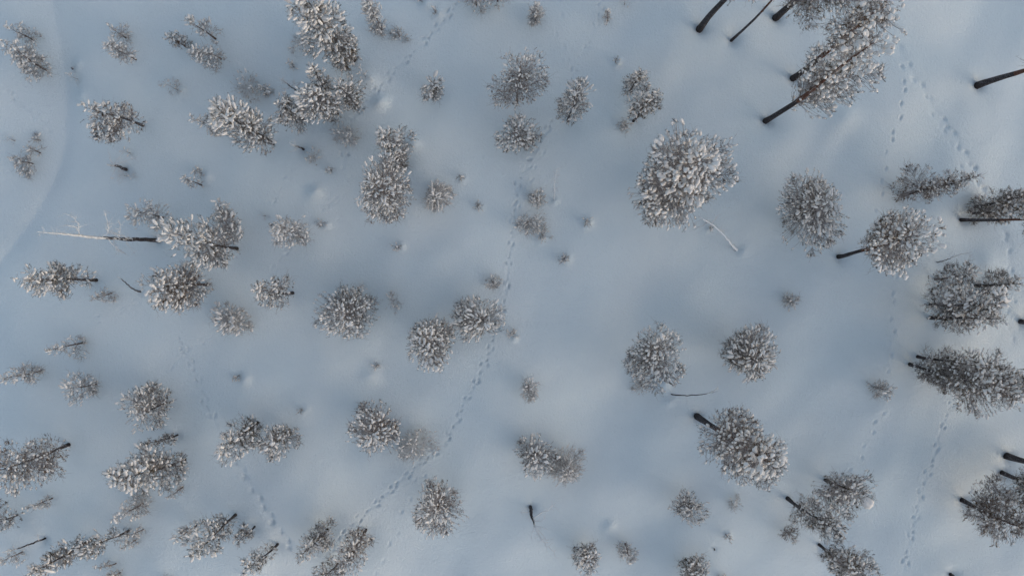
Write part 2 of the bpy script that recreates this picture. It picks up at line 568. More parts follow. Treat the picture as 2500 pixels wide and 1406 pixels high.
def tree(kind, b, t, h, Rpx, label, shape=None, t0=None, dens=1.0, snow=1.0, cl=None, mat=None, nb=None, r0=None,
         ext=(), fringe=1.0, seed=None, wob=None, K=None, el=None, squash=None, gap=.9):
    global count
    count += 1
    seed = seed or count * 13 + 5
    r_ = np.random.RandomState(seed)
    B, h, lean = solve(b, t, h)
    gz = ground.z(B[0], B[1])
    root = bpy.data.objects.new(NAME[kind], None)
    root.empty_display_size = .3
    scene.collection.objects.link(root)
    root.location = (B[0], B[1], gz)
    tag(root, label, CAT[kind], GROUP[kind])
    R = Rpx * (CAM_H - .6 * h) / F_PX
    if wob is None: wob = .010 * h if kind != 'shrub' else .02
    c = trunk_fn(h, lean, r_, wob)
    if t0 is None: t0 = dict(pine=.12, tall=.5, sapling=.08, shrub=.05, twigs=.05).get(kind, .1)
    if shape is None: shape = dict(pine='round', tall='flat', sapling='cone', shrub='bush', twigs='bush').get(kind, 'round')
    if r0 and kind == 'tall': r0 *= .84
    if r0 is None: r0 = dict(tall=.0155 * h, pine=.012 * h + .018, sapling=.010 * h + .012, shrub=.02, twigs=.015).get(kind, .03)
    # trunk
    G = Geo(); ts = np.linspace(0, 1, 14); P = c(ts); P[0, 2] = -.35
    flare = 1 + (.18 if kind == 'tall' else .3) * np.exp(-ts * h / .35)
    G.tube(P, r0 * (1 - ts * .93) ** (1.25 if kind != 'tall' else .85) * flare * (1 + r_.uniform(-.05, .05, 14)), 8, .06)
    tr = G.build("trunk", m_bark if kind in ('tall', 'pine') else m_twig if kind != 'twigs' else m_twig, root)
    if kind == 'tall':
        tr.data.materials.append(m_bark_red)
        for p in tr.data.polygons:
            if p.center[2] > h * .36: p.material_index = 1
    if cl is None:
        k = min(1, max(0, (R - .35) / 1.2))
        cl = (.26 + .10 * k, .105 + .075 * k)
    cl = (cl[0] * .58, cl[1] * (.57 if kind == 'tall' else .62))
    if mat is None: mat = m_needle if kind in ('tall', 'pine') else m_needle_rime
    Hc = h * (1 - t0)
    N = int(dens * (98 * math.pi * R * R + 66 * R * Hc))
    if nb is None: nb = int(min(34, max(6, 6 + 7.5 * Hc ** .7 * (R + .4))))
    ph1, ph2 = r_.uniform(0, 6.28, 2)
    az = r_.uniform(0, 6.28)
    brs = []
    lop = r_.uniform(.05, .38); lopa = r_.uniform(0, 6.28)
    for i in range(nb):
        if r_.rand() < .10 and kind != 'shrub': az += 2.4; continue
        u = min(.985, ((i + r_.uniform(.1, .9)) / nb) ** (.85 if shape != 'cone' else .95))
        tt = t0 + (1 - t0) * u
        az += 2.39996 + r_.normal(0, .35)
        mod = 1 + lop * math.cos(az - lopa) + .20 * math.sin(2 * az + ph1) + .16 * math.sin(3 * az + ph2)
        L = R * profile(shape, u) * mod * r_.uniform(.66, 1.16)
        if squash:                                   # crown wider along one compass direction
            L *= 1 + squash[1] * math.cos(az - math.radians(squash[0]))
        rise = (.10 + .75 * u ** 1.5 if shape != 'cone' else .02 + .45 * u) + r_.normal(0, .08)
        brs.append((tt, az, L, rise, u))
    for (px, py, zf, zt, w) in ext:
        T = at(px, py, zt * h)[:2] - B[:2]; S = c(zf)
        d = T - S[:2]
        brs.append((zf, math.atan2(d[1], d[0]), float(np.linalg.norm(d)), (zt - zf) * h / max(.1, float(np.linalg.norm(d))), -w))
    wts = np.array([max(.15, L) ** 1.55 * (1 if u >= 0 else -1.5 * u) for (_, _, L, _, u) in brs]) * np.exp(r_.normal(0, .38, len(brs))); wts /= wts.sum()
    SP, SD, SU, SR = [], [], [], []
    for (tt, a, L, rise, u), w in zip(brs, wts):
        G = Geo()
        o = c(tt); hd = np.array([math.cos(a), math.sin(a), 0]); side = np.array([-hd[1], hd[0], 0])
        s = np.linspace(0, 1, 6)
        cv = r_.normal(0, .10)
        sag = -.28 if u >= 0 and u < .5 and shape == 'cone' else -.10
        path = lambda q: o + np.outer(q, hd) * L + np.outer(rise * q + sag * q * q, [0, 0, 1]) * L + np.outer(np.sin(q * 2.6) * cv * L, side)
        rb = min(r0 * .4, .007 + .010 * L)
        Pm = path(s)
        if el: Pm[:, 2] = np.maximum(Pm[:, 2], el)
        G.tube(Pm, rb * (1 - .75 * s), 4, .08)
        n = max(2, int(round(N * w)))
        q = r_.uniform(0, 1, n) ** .72 * .98 + .04
        sg = np.where(r_.rand(n) < .5, -1, 1)
        fan = (.62 * np.sin(np.pi * np.clip(q, 0, 1) ** 1.1) + .10) * L if u >= 0 else (.42 * np.sin(np.pi * np.clip(q, 0, 1)) + .16) * min(L, 1.6)
        lat = sg * r_.uniform(0, 1, n) ** .8 * fan
        q0 = np.clip(q - np.abs(lat) / max(L, .1) * .75, .03, 1)
        A = path(q0)
        E = path(q) + lat[:, None] * side + np.stack([r_.normal(0, .03, n), r_.normal(0, .03, n), np.abs(lat) * .15 + r_.normal(0, .07, n)], 1)
        E[:, 2] = np.maximum(E[:, 2], .10)
        mid = (A + E) / 2 + r_.normal(0, .035, (n, 3)) + hd * .02
        rt = max(.006, rb * .38)
        G.segs(A, mid, rt, rt * .8); G.segs(mid, E, rt * .8, rt * .6)
        D = (E - mid); D /= np.linalg.norm(D, axis=1, keepdims=True) + 1e-9
        D = D * .6 + hd * .75 + np.array([0, 0, .28]) + r_.normal(0, .38, (n, 3))
        SP.append(E); SD.append(D); SU.append(np.full(n, abs(u) if u >= 0 else .45)); SR.append(q)
        # bare curling twigs
        nf = int(n * .6 * fringe * (1.5 if u < .5 else .6))
        if nf:
            idx = r_.randint(0, n, nf)
            Df = D[idx] * [1, 1, .2] + r_.normal(0, .5, (nf, 3)) + [0, 0, -.12]
            Df /= np.linalg.norm(Df, axis=1, keepdims=True)
            curly(G, r_, mid[idx], Df, r_.uniform(.18, .42, nf) * min(1.25, .5 + R), .0065, 3, .55, .55)
        G.build("branch", m_twig if kind != 'twigs' else m_twig_pale, root)
    SP = np.concatenate(SP); SD = np.concatenate(SD); SU = np.concatenate(SU); SR = np.concatenate(SR)
    n = len(SP); n_total['shoots'] += n
    # needles
    X, Y, Z = frames(SD)
    G = Geo()
    which = r_.randint(0, 6, n)
    sL = cl[0] * 1.25 * r_.uniform(.8, 1.25, n); sW = r_.uniform(.85, 1.2, n) * (.13 + .35 * cl[1])
    for k in range(6):
        m = which == k
        if not m.any(): continue
        M = np.stack([X[m] * sL[m, None], Y[m] * sW[m, None], Z[m] * sW[m, None]], -1)
        G.stamp(TUFTS[k][0], TUFTS[k][1], M, SP[m] - X[m] * (sL[m, None] * .35))
    if kind != 'twigs' or dens > .5:
        o = G.build("needles", mat, root, smooth=False)
        if o: o["kind"] = "stuff"
    # snow
    snow *= r_.uniform(.82, 1.05)
    pr = np.clip(snow * (.45 + .55 * SU + .25 * SR), 0, 1)
    keep = r_.rand(n) < pr
    kk = np.nonzero(keep)[0]
    if len(kk): kk = kk[spaced(SP[kk], np.full(len(kk), cl[1] * gap))]
    P, D, U = SP[kk], SD[kk], SU[kk]
    n = len(P)
    if n:
        D = D * [1, 1, .55]
        X, Y, Z = frames(D)
        big = np.exp(r_.normal(0, .20, n)) * (.72 + .38 * U + .12 * SR[kk])
        L = cl[0] * big * r_.uniform(.8, 1.2, n); W = cl[1] * big * r_.uniform(.85, 1.15, n); Hh = W * r_.uniform(.6, .85, n)
        O = P + X * (L * .18)[:, None] + Z * (Hh * .35)[:, None]
        M = np.stack([X * (L / 2)[:, None], Y * (W / 2)[:, None], Z * (Hh / 2)[:, None]], -1)
        score = L * (1 + 1.2 * U)
        if K is None: K = int(min(70, n * .22)) if h > 1.6 and Rpx > 24 else 0
        order = np.argsort(-score)
        ind, rest = order[:K], order[K:]
        G = Geo(); which = r_.randint(0, 6, n)
        for k in range(6):
            m = rest[which[rest] == k]
            G.stamp(CLUMPS[k][0], CLUMPS[k][1], M[m], O[m])
        o = G.build("snow_load", m_clump, root)
        if o: o["kind"] = "stuff"
        for i in ind:
            ob = bpy.data.objects.new("snow_clump", CLUMP_ME[which[i]])
            scene.collection.objects.link(ob); ob.parent = root
            mm = np.eye(4); mm[:3, :3] = M[i]; mm[:3, 3] = O[i]
            ob.matrix_local = Matrix(mm.tolist())
    return root


def bare(kind, b, t, h, label, arms=(), r0=.06, pale=.5, twig=1.0, seed=None, name=None, wob=.05, snowy=False):
    """leafless trunk; arms = (start fraction, picture x, y, height fraction at the tip)"""
    global count
    count += 1
    r_ = np.random.RandomState(seed or count * 17 + 3)
    B, h, lean = solve(b, t, h, .25)
    gz = ground.z(B[0], B[1])
    root = bpy.data.objects.new(name or NAME[kind], None); scene.collection.objects.link(root)
    root.empty_display_size = .3
    root.location = (B[0], B[1], gz)
    tag(root, label, CAT[kind], GROUP[kind])
    c = trunk_fn(h, lean, r_, wob)
    ts = np.linspace(0, 1, 22); P = c(ts); P[0, 2] = -.3
    P[1:, :2] += r_.normal(0, .012, (21, 2))
    rad = r0 * (1 - ts) ** .7 + .008
    G = Geo(); cut = int(22 * (1 - pale))
    mt = m_snowbark if snowy else m_bark
    G.tube(P, rad * (1 + r_.uniform(-.08, .08, 22)), 8, .08)
    tr = G.build("trunk", mt, root)
    if not snowy and pale > 0:
        tr.data.materials.append(m_twig_pale)
        for p in tr.data.polygons:
            if p.center[2] > h * (1 - pale + r_.normal(0, .09)): p.material_index = 1
    for (zf, px, py, zt) in arms:
        G = Geo(); S = c(zf); E = np.array([*(at(px, py, zt * h)[:2] - B[:2]), zt * h])
        s = np.linspace(0, 1, 9)[:, None]
        Lr = np.linalg.norm(E - S)
        Q = S * (1 - s) + E * s
        Q += np.sin(s * math.pi) * r_.normal(0, .07 * Lr, 3) + r_.normal(0, .02 * Lr, Q.shape) * np.sin(s * math.pi)
        ra = min(.036, .015 + .010 * Lr) * (1 if h < 6 else .7)
        G.tube(Q, ra * (1 - .65 * s[:, 0]), 5, .1)
        k = max(2, int(5 * Lr * twig))
        i = r_.randint(2, 9, k)
        d = unit(E - S) * .8 + r_.normal(0, .6, (k, 3))
        d /= np.linalg.norm(d, axis=1, keepdims=True)
        curly(G, r_, Q[i], d, r_.uniform(.15, .5, k) * min(1, .4 + Lr * .5), .011, 3, .4, .5)
        G.build("branch", m_twig_pale, root)
    k = int(h * 6 * twig)
    if k:
        G = Geo(); tt = r_.uniform(.2, 1, k); a = r_.uniform(0, 6.28, k)
        d = np.stack([np.cos(a), np.sin(a), r_.uniform(-.1, .5, k)], 1)
        curly(G, r_, c(tt), d, r_.uniform(.08, .35, k), .007, 2, .35, .3)
        o = G.build("twigs", m_twig_pale, root); o["kind"] = "stuff"
    return root

# ------------------------------------------------------------------ everything that stands in the snow
T_ = []          # (function, args, kwargs) collected first, so the snow can dip round each stem
def pine(b, t, h, R, label, **k): T_.append((tree, ("pine", b, t, h, R, label), k))
def tall(b, t, h, R, label, **k): T_.append((tree, ("tall", b, t, h, R, label), k))
def sap(b, t, h, R, label, **k): k['snow'] = min(1, k.get('snow', .6) + .22); k['dens'] = k.get('dens', .7) * .85; T_.append((tree, ("sapling", b, t, h, R, label), k))
def shrub(x, y, R, label, h=None, t=None, **k): T_.append((tree, ("shrub", (x, y), t or (x + (x - 1270) * .02, y + (y - 640) * .02), h or max(.35, R * .028), R, label), k))
def twigs(x, y, R, label, h=None, t=None, **k):
    k['dens'] = k.get('dens', .3) * 1.5; k.setdefault('snow', .22); k.setdefault('fringe', 2.2)
    T_.append((tree, ("twigs", (x, y), t or (x + (x - 1270) * .02, y + (y - 640) * .02), h or max(.4, R * .03), R, label), k))
def dead(b, t, h, label, **k): T_.append((bare, (k.pop('kind', "snag"), b, t, h, label), k))

# --- upper left
sap((102, 167), (-14, 92), 0, 44, "wide rimed sapling cut by the left edge, larger of two in the top left corner", dens=1.0, snow=.8, t0=.02, r0=.045)
sap((74, 95), (4, 58), 0, 26, "thin rimed sapling in the top left corner above the wider one", t0=.02)
sap((312, 96), (268, 66), 0, 26, "dark-stemmed sapling just above its bushier twin, first from the gully along the top", dens=.8)
sap((335, 148), (264, 108), 0, 32, "bushy rimed sapling with bare lower stem, directly below its smaller twin near the gully", dens=.9, snow=.9, t0=.28)
sap((458, 118), (412, 90), 0, 25, "reddish-tipped sapling left of the pair at the upper left", dens=.9, mat=m_needle_warm)
sap((532, 100), (457, 50), 0, 26, "leaning rimed sapling, uppermost of three at the upper left", dens=.9)
sap((545, 148), (480, 124), 0, 36, "round rimed sapling, lowest of three at the upper left", dens=1.0, snow=.7)
twigs(436, 222, 20, "sparse pale twigs beside a small snow mound at the upper left", t=(410, 208), dens=.4)
pine((345, 305), (207, 262), 0, 42, "dense dark pine with yellowish snow tufts right of the gully", dens=1.25, mat=m_needle_warm, ext=[(228, 335, .45, .5, 1.1), (280, 250, .3, .4, .8)])
dead((292, 411), (243, 397), 0, "short black broken stem with forked pale branches below the dense pine by the gully", r0=.075, pale=.35, twig=1.6,
     arms=[(.6, 252, 372, .9), (.6, 279, 376, .8), (.7, 312, 382, .6), (.5, 258, 422, .6)])
twigs(300, 428, 20, "faint frosted twigs just below the short black broken stem", h=.5)
twigs(312, 372, 12, "barely visible frosted twig tuft right above the short black broken stem", h=.4, dens=.18)
sap((490, 452), (440, 430), 0, 15, "small leaning sapling tufted with snow, lower of a close pair left of centre top", dens=1.0, snow=.8)
shrub(490, 422, 14, "small grey shrub, upper of a close pair beside a mound", dens=.9)
twigs(18, 340, 10, "tiny dark twig at the left edge above three small shrubs", t=(-6, 330))
shrub(78, 338, 12, "small shrub with dark centre, top one of three by the left edge", snow=.5)
sap((75, 368), (38, 350), 0, 16, "thin dark-stemmed sapling between two shrubs by the left edge")
sap((56, 395), (0, 380), 0, 28, "spreading rimed sapling with black foot, lowest of three by the left edge", dens=1.0, snow=.8)
dead((165, 164), (165, 158), .35, "tiny dark stub poking out of snow beside the gully", kind="stick", r0=.03, pale=.2, twig=0)
twigs(180, 190, 13, "faint snow-white twigs lying just below the tiny stub by the gully", h=.3, dens=.12)
twigs(612, 228, 34, "wide sparse frosted shrub left of a small dense one near the top", t=(600, 208), h=1.0, dens=.5)
shrub(652, 227, 16, "small dense round shrub right of the wide sparse one near the top", dens=1.2)
sap((545, 320), (463, 286), 0, 24, "slim grey sapling tucked against the left side of a big snowy pine", dens=1.2, snow=.8)
pine((668, 352), (547, 277), 0, 48, "big broad pine with thick pale snow, third large one from the gully", dens=1.3, ext=[(655, 375, .3, .3, 1), (530, 262, .7, .8, .5)], cl=(.38, .15))

# --- upper middle left
pine((868, 150), (745, -5), 0, 50, "largest snow-heavy pine at the top edge left of centre", dens=1.25, ext=[(790, 10, .8, .9, 1), (735, 20, .9, .9, .6)], cl=(.40, .16))
pine((782, 92), (722, 12), 0, 26, "dark frosted pine pressed against the left side of the largest top-edge pine", dens=1.0, snow=.45)
pine((852, 172), (820, 120), 0, 34, "medium grey pine just below the largest top-edge pine", dens=1.0, snow=.8)
twigs(740, 112, 28, "sparse brown twiggy shrub between the big top pine and the tiny plant below", h=.9, dens=.4)
shrub(722, 168, 8, "tiny green tuft on its own left of the star-topped pine")
pine((812, 240), (768, 168), 0, 34, "star-topped bright pine, uppermost of three grown together", dens=1.0, cl=(.34, .12), shape='cone')
pine((828, 282), (768, 226), 0, 42, "full pine, lower left of three grown together", dens=1.2)
pine((876, 262), (830, 214), 0, 34, "darker pine, right-hand of three grown together beside the tracks", dens=1.0, snow=.7)
dead((742, 234), (692, 200), 0, "thin dark bare sapling pointing up-left beside three joined pines", kind="stick", r0=.03, pale=.3, twig=4,
     arms=[(.3, 738, 210, .4), (.5, 700, 225, .6), (.5, 725, 200, .6)])
pine((748, 298), (690, 258), 0, 36, "dense dark pine flecked with small snow tufts, left below three joined pines", dens=1.3, cl=(.26, .11))
twigs(862, 335, 30, "ghostly frosted shrub left of the two-part pine", t=(846, 335), h=1.3, dens=.8, snow=.4)
dead((744, 367), (708, 350), 0, "short crooked dark stem with pale twigs below the dense dark pine", r0=.045, pale=.4, twig=2.0, arms=[(.6, 722, 345, .8), (.5, 712, 372, .6)])
twigs(772, 388, 20, "low frosted twigs in drifted snow right of the crooked dark stem", h=.5, dens=.4)
shrub(813, 418, 8, "tiny shrub alone above the large rounded pine", snow=.8)
pine((972, 368), (938, 334), 0, 36, "upper part of the two-part pine, snowy crown above the large rounded pine", dens=1.1, seed=91)
pine((985, 405), (962, 382), 0, 28, "narrow rimed pine squeezed between the two-part pine and the large rounded one", dens=1.1, snow=.65)
pine((955, 490), (918, 452), 0, 68, "large rounded pine with very fine snowy twigs, left of the star-shaped one", dens=1.25, cl=(.30, .105), ext=[(975, 412, .4, .5, 1), (945, 540, .3, .35, .8)], mat=m_needle_warm)
shrub(1072, 488, 45, "star-shaped pale pine with long snowy fingers right of the large rounded pine", h=2.2, dens=.8, cl=(.42, .09), t=(1062, 480), shape='cone', K=30)
sap((934, 74), (897, -4), 0, 32, "upright conical pine with snow-lined stem at the top edge beside the largest pine", dens=1.2, snow=.9, t0=.02, cl=(.34, .1))
shrub(977, 93, 18, "small pointed shrub below the conical top-edge pine", snow=.8)
twigs(898, 195, 16, "bare twigs standing on the left of a snow mound by the tracks", h=.7, dens=.3)
pine((1065, 228), (1056, 202), 1.8, 30, "lone two-lobed pine right of the tracks at the upper centre", dens=1.1, ext=[(1080, 235, .4, .5, .8)])
shrub(1064, 34, 8, "tiny tuft above the start of the diagonal hare track", snow=.5)
shrub(1026, 3, 8, "tiny tuft cut by the top edge left of the hare track", snow=.5)
sap((1163, 14), (1160, -40), 0, 34, "rimed tree cut by the top edge, left of two at the top centre", dens=.9)
sap((1215, 4), (1210, -50), 0, 34, "rimed tree cut by the top edge, right of two at the top centre", dens=.9)

# --- top centre and right
sap((1263, 246), (1270, 150), 5.6, 58, "wide thin-crowned rimed pine with dark stem and a long right arm", dens=1.15, snow=.62, t0=.22, shape='round', r0=.06, cl=(.22, .10), mat=m_needle_warm,
    ext=[(1335, 178, .4, .6, 1.0), (1232, 132, .6, .8, .8), (1192, 190, .35, .55, .9)])
sap((1308, 50), (1306, 12), 0, 25, "small conical pine near the top edge beside the single track", dens=1.5, snow=.7)
sap((1485, 48), (1484, 22), 1.5, 14, "slim sparse sapling right of the upper hare track", dens=1.0)
twigs(1526, 10, 18, "frosted twigs cut by the top edge right of the slim sapling", t=(1522, -8), h=.9)
pine((1262, 340), (1256, 318), 2.6, 47, "round pine covered with evenly spaced snow balls below the thin-crowned one", dens=1.15, cl=(.24, .14), squash=(90, .1))
pine((1388, 293), (1418, 205), 4.6, 36, "tall leaning grey pine with heavy snow arms right of the hare track", dens=1.1, cl=(.36, .12))
pine((1540, 222), (1566, 172), 0, 30, "fan-shaped pine, uppermost of a curved row of three", dens=1.1, shape='cone')
pine((1582, 258), (1602, 225), 0, 24, "small pine at the bend of the curved row of three", dens=1.1, snow=.8)
pine((1548, 294), (1586, 244), 0, 28, "frosted pine at the lower end of the curved row of three", dens=1.2, snow=.85)
shrub(1522, 309, 18, "small shrub left below the curved row of three pines", snow=.5)
shrub(1503, 150, 6, "tiny twig on a pinkish snow mound above the curved row", snow=.3)
dead((1352, 488), (1359, 412), 3.4, "thin white rimed stem with comb-like twigs on its right", kind="stick", r0=.022, pale=1.0, twig=3.0, snowy=True,
     arms=[(.8, 1366, 425, .85), (.6, 1365, 445, .65), (.4, 1362, 462, .45), (1, 1364, 412, 1)])
shrub(1312, 487, 26, "upper of three shrubs in a cluster next to the white rimed stem", dens=1.1, snow=.7)
shrub(1287, 544, 30, "largest of the three clustered shrubs beside the central hare track", dens=1.1, snow=.8, h=1.3, cl=(.26, .07))
shrub(1323, 573, 19, "flat star-like shrub, lowest of the cluster beside the central hare track", dens=.9, snow=.9, h=.4, cl=(.26, .08))
shrub(1429, 542, 11, "tiny half-buried shrub with a mound on its right, centre of the clearing", snow=.5)
shrub(1377, 632, 14, "small bright shrub on a mound below the half-buried one", snow=.9, dens=1.2)
shrub(1128, 437, 9, "tiny twig tuft with dark hollow left of it, above the central clearing", snow=.3)
shrub(1169, 503, 12, "small grey tuft right of the star-shaped pale pine", snow=.5)
shrub(975, 606, 10, "tiny pinkish twig tuft alone in the left clearing", snow=.5)
shrub(788, 550, 11, "tiny dark tuft with a snow mound right of it, below the large rounded pine", snow=.5)

tall((1708, 72), (1930, -215), 0, 62, "tall thick trunk leaving the top edge, leftmost of the tall ones there", t0=.50, ext=[(1785, 4, .38, .40, .6)], r0=.19)
tall((1787, 98), (2010, -130), 8.5, 38, "thinnest dark trunk leaving the top edge, second from the left", t0=.55, r0=.085, snow=.5, ext=[(1868, 8, .42, .48, .35)])
tall((1898, 40), (2120, -150), 10.5, 100, "thick dark trunk at the top edge under a wide bare rimed crown", t0=.38, r0=.20, snow=.45, fringe=2.5, dens=.9, cl=(.24, .15), ext=[(1965, 30, .38, .45, 1.2), (2010, 60, .38, .45, .8)])
tall((1940, 190), (2175, -5), 11.0, 56, "reddish-trunked tall pine behind the snowiest crown, upper one of two joined giants", t0=.55, r0=.18, snow=.75, fringe=1.8, cl=(.25, .17), mat=m_needle_warm,
     ext=[(2020, 110, .34, .38, .5)])
tall((1872, 295), (2140, 100), 11.3, 51, "giant leaning pine with the snowiest lumpy crown at the upper right", t0=.45, r0=.17, cl=(.32, .22), dens=1.35, shape='flat',
     ext=[(1962, 244, .22, .28, 1.1), (2000, 215, .3, .38, 1.1), (2060, 165, .4, .5, 1.0), (2090, 235, .45, .5, .8), (2050, 215, .35, .42, .9), (2170, 175, .6, .62, .7), (1990, 190, .3, .36, .9)])
tall((2402, 203), (2700, 100), 0, 75, "lone thick dark trunk entering from the right edge near the top", t0=.55, r0=.19)
tall((1618, 470), (1715, 392), 8.6, 94, "biggest crown in the clearing, heaped with round snow lumps", t0=.10, r0=.15, cl=(.33, .20), dens=1.35, shape='round', mat=m_needle_warm,
     ext=[(1683, 318, .6, .78, 1.2), (1792, 352, .5, .66, .5), (1598, 535, .25, .4, 1.8), (1622, 505, .35, .5, 1.2), (1800, 430, .6, .72, .9), (1650, 545, .2, .3, 1.0), (1640, 350, .4, .6, .9)])
dead((1804, 611), (1714, 530), 3.2, "bent white birch leaning out from under the biggest crown", r0=.062, pale=1.0, twig=2.0, snowy=True, wob=.15,
     arms=[(.8, 1760, 520, .8), (.9, 1735, 545, .7), (.7, 1770, 560, .5), (.95, 1690, 545, .8), (.85, 1700, 560, .6)])
shrub(1733, 557, 7, "tiny snowed-up tuft beside the bent white birch", snow=1)
pine((1936, 528), (2026, 492), 5.4, 72, "dense grey pine between the biggest crown and the tall round-headed pine", t0=.05, dens=1.35, cl=(.30, .13), ext=[(2062, 572, .25, .45, .7), (1990, 440, .5, .6, .7)])
pine((2203, 478), (2395, 428), 0, 46, "long spire-shaped pine pointing right above the round-headed pine", shape='cone', t0=.04, dens=1.3, snow=.6, cl=(.24, .10), mat=m_needle_warm, r0=.08)
pine((2386, 505), (2560, 470), 0, 48, "frosted pine with black foot cut by the right edge, beside a smooth bare trunk", shape='cone', t0=.05, dens=1.1, snow=.5, fringe=1.6)
pine((2380, 520), (2510, 520), 0, 34, "dark small pine hidden behind the smooth bare trunk at the right edge", shape='cone', t0=.05, dens=.9, snow=.5)
tall((2350, 536), (2640, 545), 0, 60, "smooth straight bare trunk running flat to the right edge", t0=.6, r0=.10)
tall((2045, 628), (2222, 576), 7.6, 66, "round-headed tall pine with short dark trunk and low left lobe", t0=.50, r0=.125, cl=(.28, .18), dens=1.45, shape='flat', mat=m_needle_warm,
     ext=[(2132, 603, .34, .42, 1.0), (2205, 640, .55, .6, .8), (2235, 525, .7, .8, .7), (2165, 530, .6, .75, .8)])
dead((2280, 640), (2365, 615), 0, "thin rimed stick below the long spire-shaped pine", kind="stick", r0=.018, pale=.6, twig=2)
pine((2278, 682), (2375, 668), 0, 38, "palest rimed pine, top left of the cluster at the right edge", dens=.9, snow=.7, fringe=1.6)
pine((2376, 698), (2488, 690), 0, 36, "greenish pointed pine, top right of the cluster at the right edge", dens=1.1, shape='cone', snow=.6, r0=.09)
pine((2266, 745), (2440, 738), 0, 50, "snowiest middle pine of the cluster at the right edge", dens=1.15, cl=(.36, .16), r0=.085, ext=[(2450, 710, .7, .8, .6)])
pine((2264, 775), (2440, 778), 0, 38, "lowest pine of the cluster at the right edge, with long black foot", dens=1.0, snow=.65, r0=.085, fringe=1.5)
pine((2230, 868), (2410, 898), 0, 44, "uppermost pine of the dense dark row entering from the right", dens=1.2, snow=.6, fringe=1.5, r0=.08)
pine((2210, 886), (2395, 940), 0, 38, "leftmost pine of the dense dark row entering from the right", dens=1.0, snow=.45, fringe=1.8)
pine((2265, 905), (2470, 965), 0, 50, "lowest pine of the dense dark row entering from the right", dens=1.2, snow=.65, fringe=1.5, mat=m_needle_warm)
pine((2345, 912), (2530, 950), 0, 54, "rear pine of the dense dark row, cut by the right edge", dens=1.2, snow=.65)
sap((2122, 942), (2160, 948), 0, 30, "sparse brownish sapling above the right-hand single track", dens=.8, snow=.4, t0=.02)
shrub(1920, 735, 21, "lone small dense shrub in the right clearing", dens=1.3, snow=.6)
tall((2494, 785), (2600, 800), 0, 40, "dark tree foot at the right edge below the cluster", t0=.6, r0=.14)
shrub(2366, 690, 8, "small dark tuft inside the right-edge cluster of pines", snow=.2)

# --- left middle
dead((372, 586), (66, 565), 0, "long dead trunk with peeling white top lying across the left side of the picture", r0=.095, pale=.5, twig=1.6, wob=.06,
     arms=[(.55, 232, 512, .75), (.4, 275, 548, .6), (.5, 290, 620, .3), (.45, 270, 612, .5), (.35, 310, 615, .3), (.72, 138, 548, .85), (.72, 140, 522, .85), (.25, 250, 565, .5)])
sap((390, 530), (318, 512), 0, 34, "loose frosted sapling above the dead trunk's foot", dens=1.0, snow=.6, shape='round', ext=[(365, 560, .2, .25, .5)])
pine((578, 607), (418, 570), 0, 52, "large bright pine with dark stem showing, right of the dead trunk", dens=1.15, cl=(.38, .14), r0=.075, t0=.1,
     ext=[(530, 650, .3, .35, .9), (465, 645, .4, .5, .8), (555, 520, .25, .35, .6)])
sap((565, 560), (527, 492), 0, 34, "airy frosted pine rising behind the large bright one by the dead trunk", dens=1.0, snow=.6, ext=[(580, 580, .2, .2, .6)])
pine((502, 695), (385, 700), 0, 56, "dense dark-hearted pine with snow balls on its left side", dens=1.4, cl=(.28, .14), mat=m_needle_warm, ext=[(430, 762, .4, .4, .6), (440, 645, .3, .4, .6)])
shrub(572, 782, 42, "round rimed bush between the dark-hearted pine and the black-footed small pine", h=2.0, dens=1.2, snow=.8, K=14)
pine((712, 716), (622, 710), 0, 38, "black-footed small pine with forked lower branches, left centre", dens=1.0, t0=.3, cl=(.24, .12), ext=[(683, 685, .35, .45, .8), (683, 752, .3, .4, .7)])
sap((742, 582), (682, 548), 0, 36, "grey wind-packed bush with a pale tip above the black-footed small pine", dens=1.5, snow=.7, shape='round')
twigs(650, 528, 10, "tiny pale twig just off the tip of the grey wind-packed bush", h=.4)
pine((223, 685), (30, 682), 0, 36, "narrow snow-crusted pine with small black foot near the left edge", shape='round', t0=.08, dens=1.35, cl=(.36, .14), r0=.075, ext=[(75, 722, .6, .75, .7), (45, 655, .75, .85, .3), (110, 645, .5, .55, .6)])
sap((265, 716), (213, 733), 0, 22, "faint frosted sapling below the narrow snow-crusted pine", dens=.8, snow=.5)
dead((336, 714), (279, 675), 0, "plain short dark stick left of the dark-hearted pine", kind="stick", r0=.035, pale=.1, twig=0)
sap((198, 838), (103, 857), 0, 24, "pale feathery sapling with a white tuft at its tip, lower left", dens=.9, snow=.9, t0=.02)
sap((100, 905), (4, 925), 0, 34, "pinkish rimed sapling with black stem at the left edge", dens=.9, snow=.85, t0=.1, r0=.04)
sap((240, 936), (167, 948), 0, 30, "small snowy sapling with dark foot right of the pinkish rimed one", dens=1.3, snow=.9, t0=.05, r0=.04, shape='round')
pine((402, 984), (325, 1015), 0, 46, "hollow-topped snowy pine with long white upper arms, lower left", dens=1.2, cl=(.34, .12), ext=[(375, 938, .3, .5, 1.1), (405, 955, .2, .35, .7)])
pine((433, 1062), (345, 1086), 0, 17, "slender side-lying sapling with snow on its upper side only", shape='cone', dens=1.3, t0=.05, r0=.04)
pine((455, 1120), (285, 1172), 0, 50, "wide long pine with heavy bright snow just below the slender side-lying sapling", dens=1.35, cl=(.36, .16), ext=[(350, 1085, .4, .6, .8), (455, 1150, .2, .4, .9)])
sap((453, 1184), (415, 1210), 0, 17, "thin dark-stemmed twiglet against the lower side of the wide long pine", dens=.8, snow=.5)
pine((173, 1083), (-30, 1158), 0, 62, "broad thin-limbed pine with long black foot at the left edge", dens=1.05, snow=.75, cl=(.26, .12), r0=.085, t0=.16, ext=[(125, 1160, .2, .45, .9), (30, 1205, .5, .7, .9)], mat=m_needle_warm)
